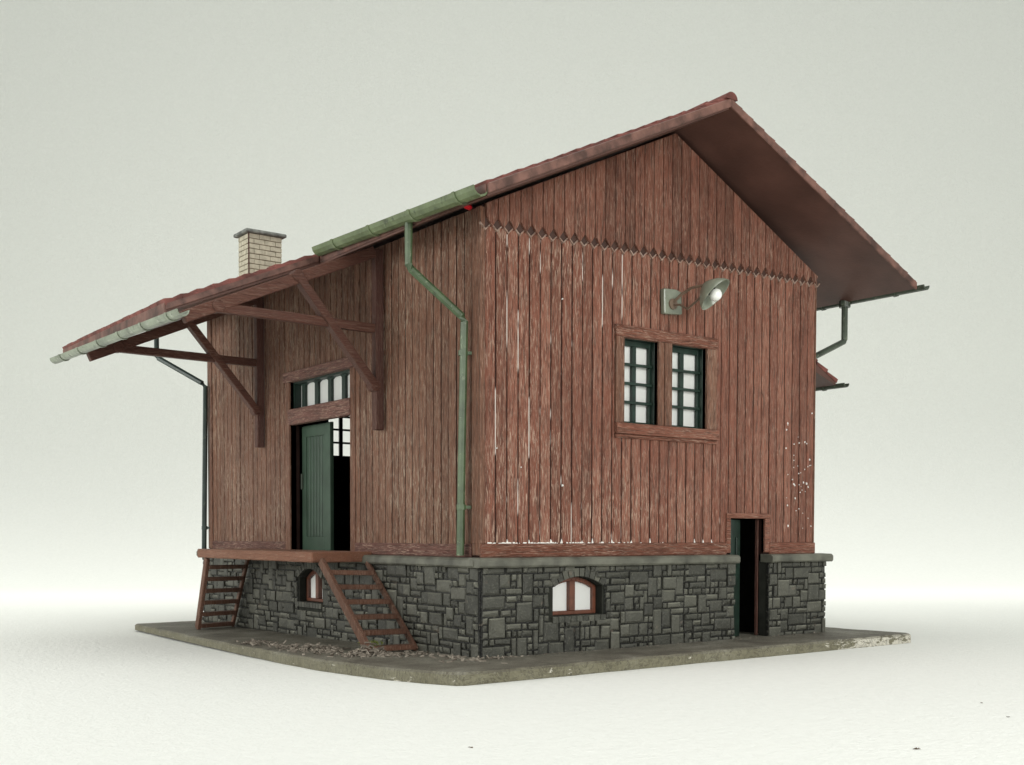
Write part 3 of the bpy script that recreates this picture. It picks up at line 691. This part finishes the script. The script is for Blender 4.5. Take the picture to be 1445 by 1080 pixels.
# ---- wall lamp
m = MB(FR); q = [(4.74, 5.76), (5.10, 5.78), (5.28, 5.74), (5.31, 5.25), (4.76, 5.21)]
m.prism([(a, -.01, z) for a, z in q], [(a, .12, z) for a, z in q]); lamp = m.build('wall_lamp', m_lampgrey, shed, bevel=.03, seg=2); tag(lamp, 'grey green swan neck lamp above the double window')
m = MB(); 
m.tube([(5.0, -.10, 5.45), (5.04, -.35, 5.62), (5.08, -.62, 5.72), (5.1, -.9, 5.72), (5.12, -1.12, 5.66)], .032, 8, .5)
m.tube([(5.0, -.10, 5.42), (5.03, -.32, 5.40), (5.05, -.52, 5.28), (5.08, -.74, 5.40), (5.1, -.98, 5.56)], .026, 8, .5); m.tube([(5., -.08, 5.44), (5., -.16, 5.44)], .12, 12, .5)
m.split('lamp_arm', m_arm, lamp, smooth=True)
ax = Vector((.36, -.62, -.70)).normalized(); c0 = Vector((5.1, -1.10, 5.62))
def lathe(m, prof, r=.5, n=28):
    x = ax.cross(Vector((1, 0, 0))).normalized(); y = ax.cross(x); vs = []; fs = []
    for (h, R) in prof:
        for k in range(n): a = 2*math.pi*k/n; vs.append(tuple(c0+ax*h+R*(x*math.cos(a)+y*math.sin(a))))
    for i in range(len(prof)-1):
        for k in range(n): fs.append((i*n+k, i*n+(k+1) % n, (i+1)*n+(k+1) % n, (i+1)*n+k))
    m.add(vs, fs, r)
m = MB(); lathe(m, [(-.16, .02), (-.14, .10), (-.07, .20), (.02, .30), (.12, .375), (.19, .405), (.2, .405), (.195, .39), (.12, .355), (.03, .28), (-.05, .18), (-.11, .08), (-.13, .01)]); m.build('lamp_shade', m_lampgrey, lamp, smooth=True)
m = MB(); lathe(m, [(-.12, .005), (-.12, .10), (.09, .10), (.09, .005)]); m.build('lamp_socket', m_inside, lamp, smooth=True)
m = MB(); lathe(m, [(.10, .07), (.13, .115), (.20, .14), (.27, .115), (.32, .06), (.33, .005)]); m.build('bulb', m_bulb, lamp, smooth=True)
# ---- red plastic scrap glued under the eave corner
m = MB(); m.tube([(-.42, .05, 6.70), (-.30, .12, 6.70), (-.16, .2, 6.72), (-.08, .26, 6.74)], [.02, .05, .06, .03], 8, .5); m.build('red_peg', m_red, shed, smooth=True)

# ================================================================= litter, moss and crumbs
m = MB()
def chip(x, y, z, s, flat=1.):
    L = s*random.uniform(.8, 2.6); w = s*random.uniform(.25, .6); d = Vector((random.gauss(0, 1), random.gauss(0, 1), random.gauss(0, .35)*flat)).normalized(); p = Vector((x, y, z)); m.bar(p-d*L/2, p+d*L/2, w, w*random.uniform(.5, 1))
for cx, cy, sx, sy, h, n in ((-1.75, 3.6, .3, .7, .10, 170), (-2.0, 5.3, .2, .9, .03, 60), (-1.38, 1.98, .24, .24, .26, 300), (-.9, 1.4, .35, .3, .03, 70), (-.45, .45, .15, .5, .03, 60), (-.2, -.25, .35, .06, .03, 40), (-2.15, 5.9, .08, .12, .08, 40)):
    for _ in range(n):
        x, y = random.gauss(cx, sx), random.gauss(cy, sy); r = math.hypot((x-cx)/sx, (y-cy)/sy)
        if x > -.16 and y > -.1: continue
        if x < -2.45: continue
        chip(x, y, slabz(x, y)+.02+max(0, 1-r/1.8)*h*random.random(), .065)
for _ in range(60): chip(random.uniform(.2, 9.8), random.uniform(-.28, -.2), slabz(0, -.2)+.015, random.uniform(.02, .04))
o = m.build('woody_litter', m_litter); tag(o, 'brown chips and twigs scattered over the base at the near stair foot', 'litter', kind='stuff')
m = MB()
for _ in range(260):
    x, y = random.gauss(-1.25, .10), random.gauss(2.2, .12); chip(x, y, slabz(x, y)+.10+random.random()*.16, .03, 2)
o = m.build('moss_tuft', m_moss); tag(o, 'yellow green moss tuft caught in the near stair foot', kind='stuff')
for (x, y, s, lab) in ((-4.91, -6.74, .028, 'tiny brown crumb on white paper below the near corner of the shed'), (3.49, -8.4, .02, 'tiny dark crumb on white paper, farthest back of the three at right'),
                       (2.48, -9.39, .022, 'tiny dark crumb nearest the right edge of the photo'), (-.72, -10.07, .03, 'largest brown crumb on white paper at the lower right')):
    m = MB()
    for _ in range(5): chip(x+random.gauss(0, s*.5), y+random.gauss(0, s*.5), gz(y)+s*.35, s*.7)
    o = m.build('crumb', m_crumb); tag(o, lab, 'crumb', 'crumbs on the paper')
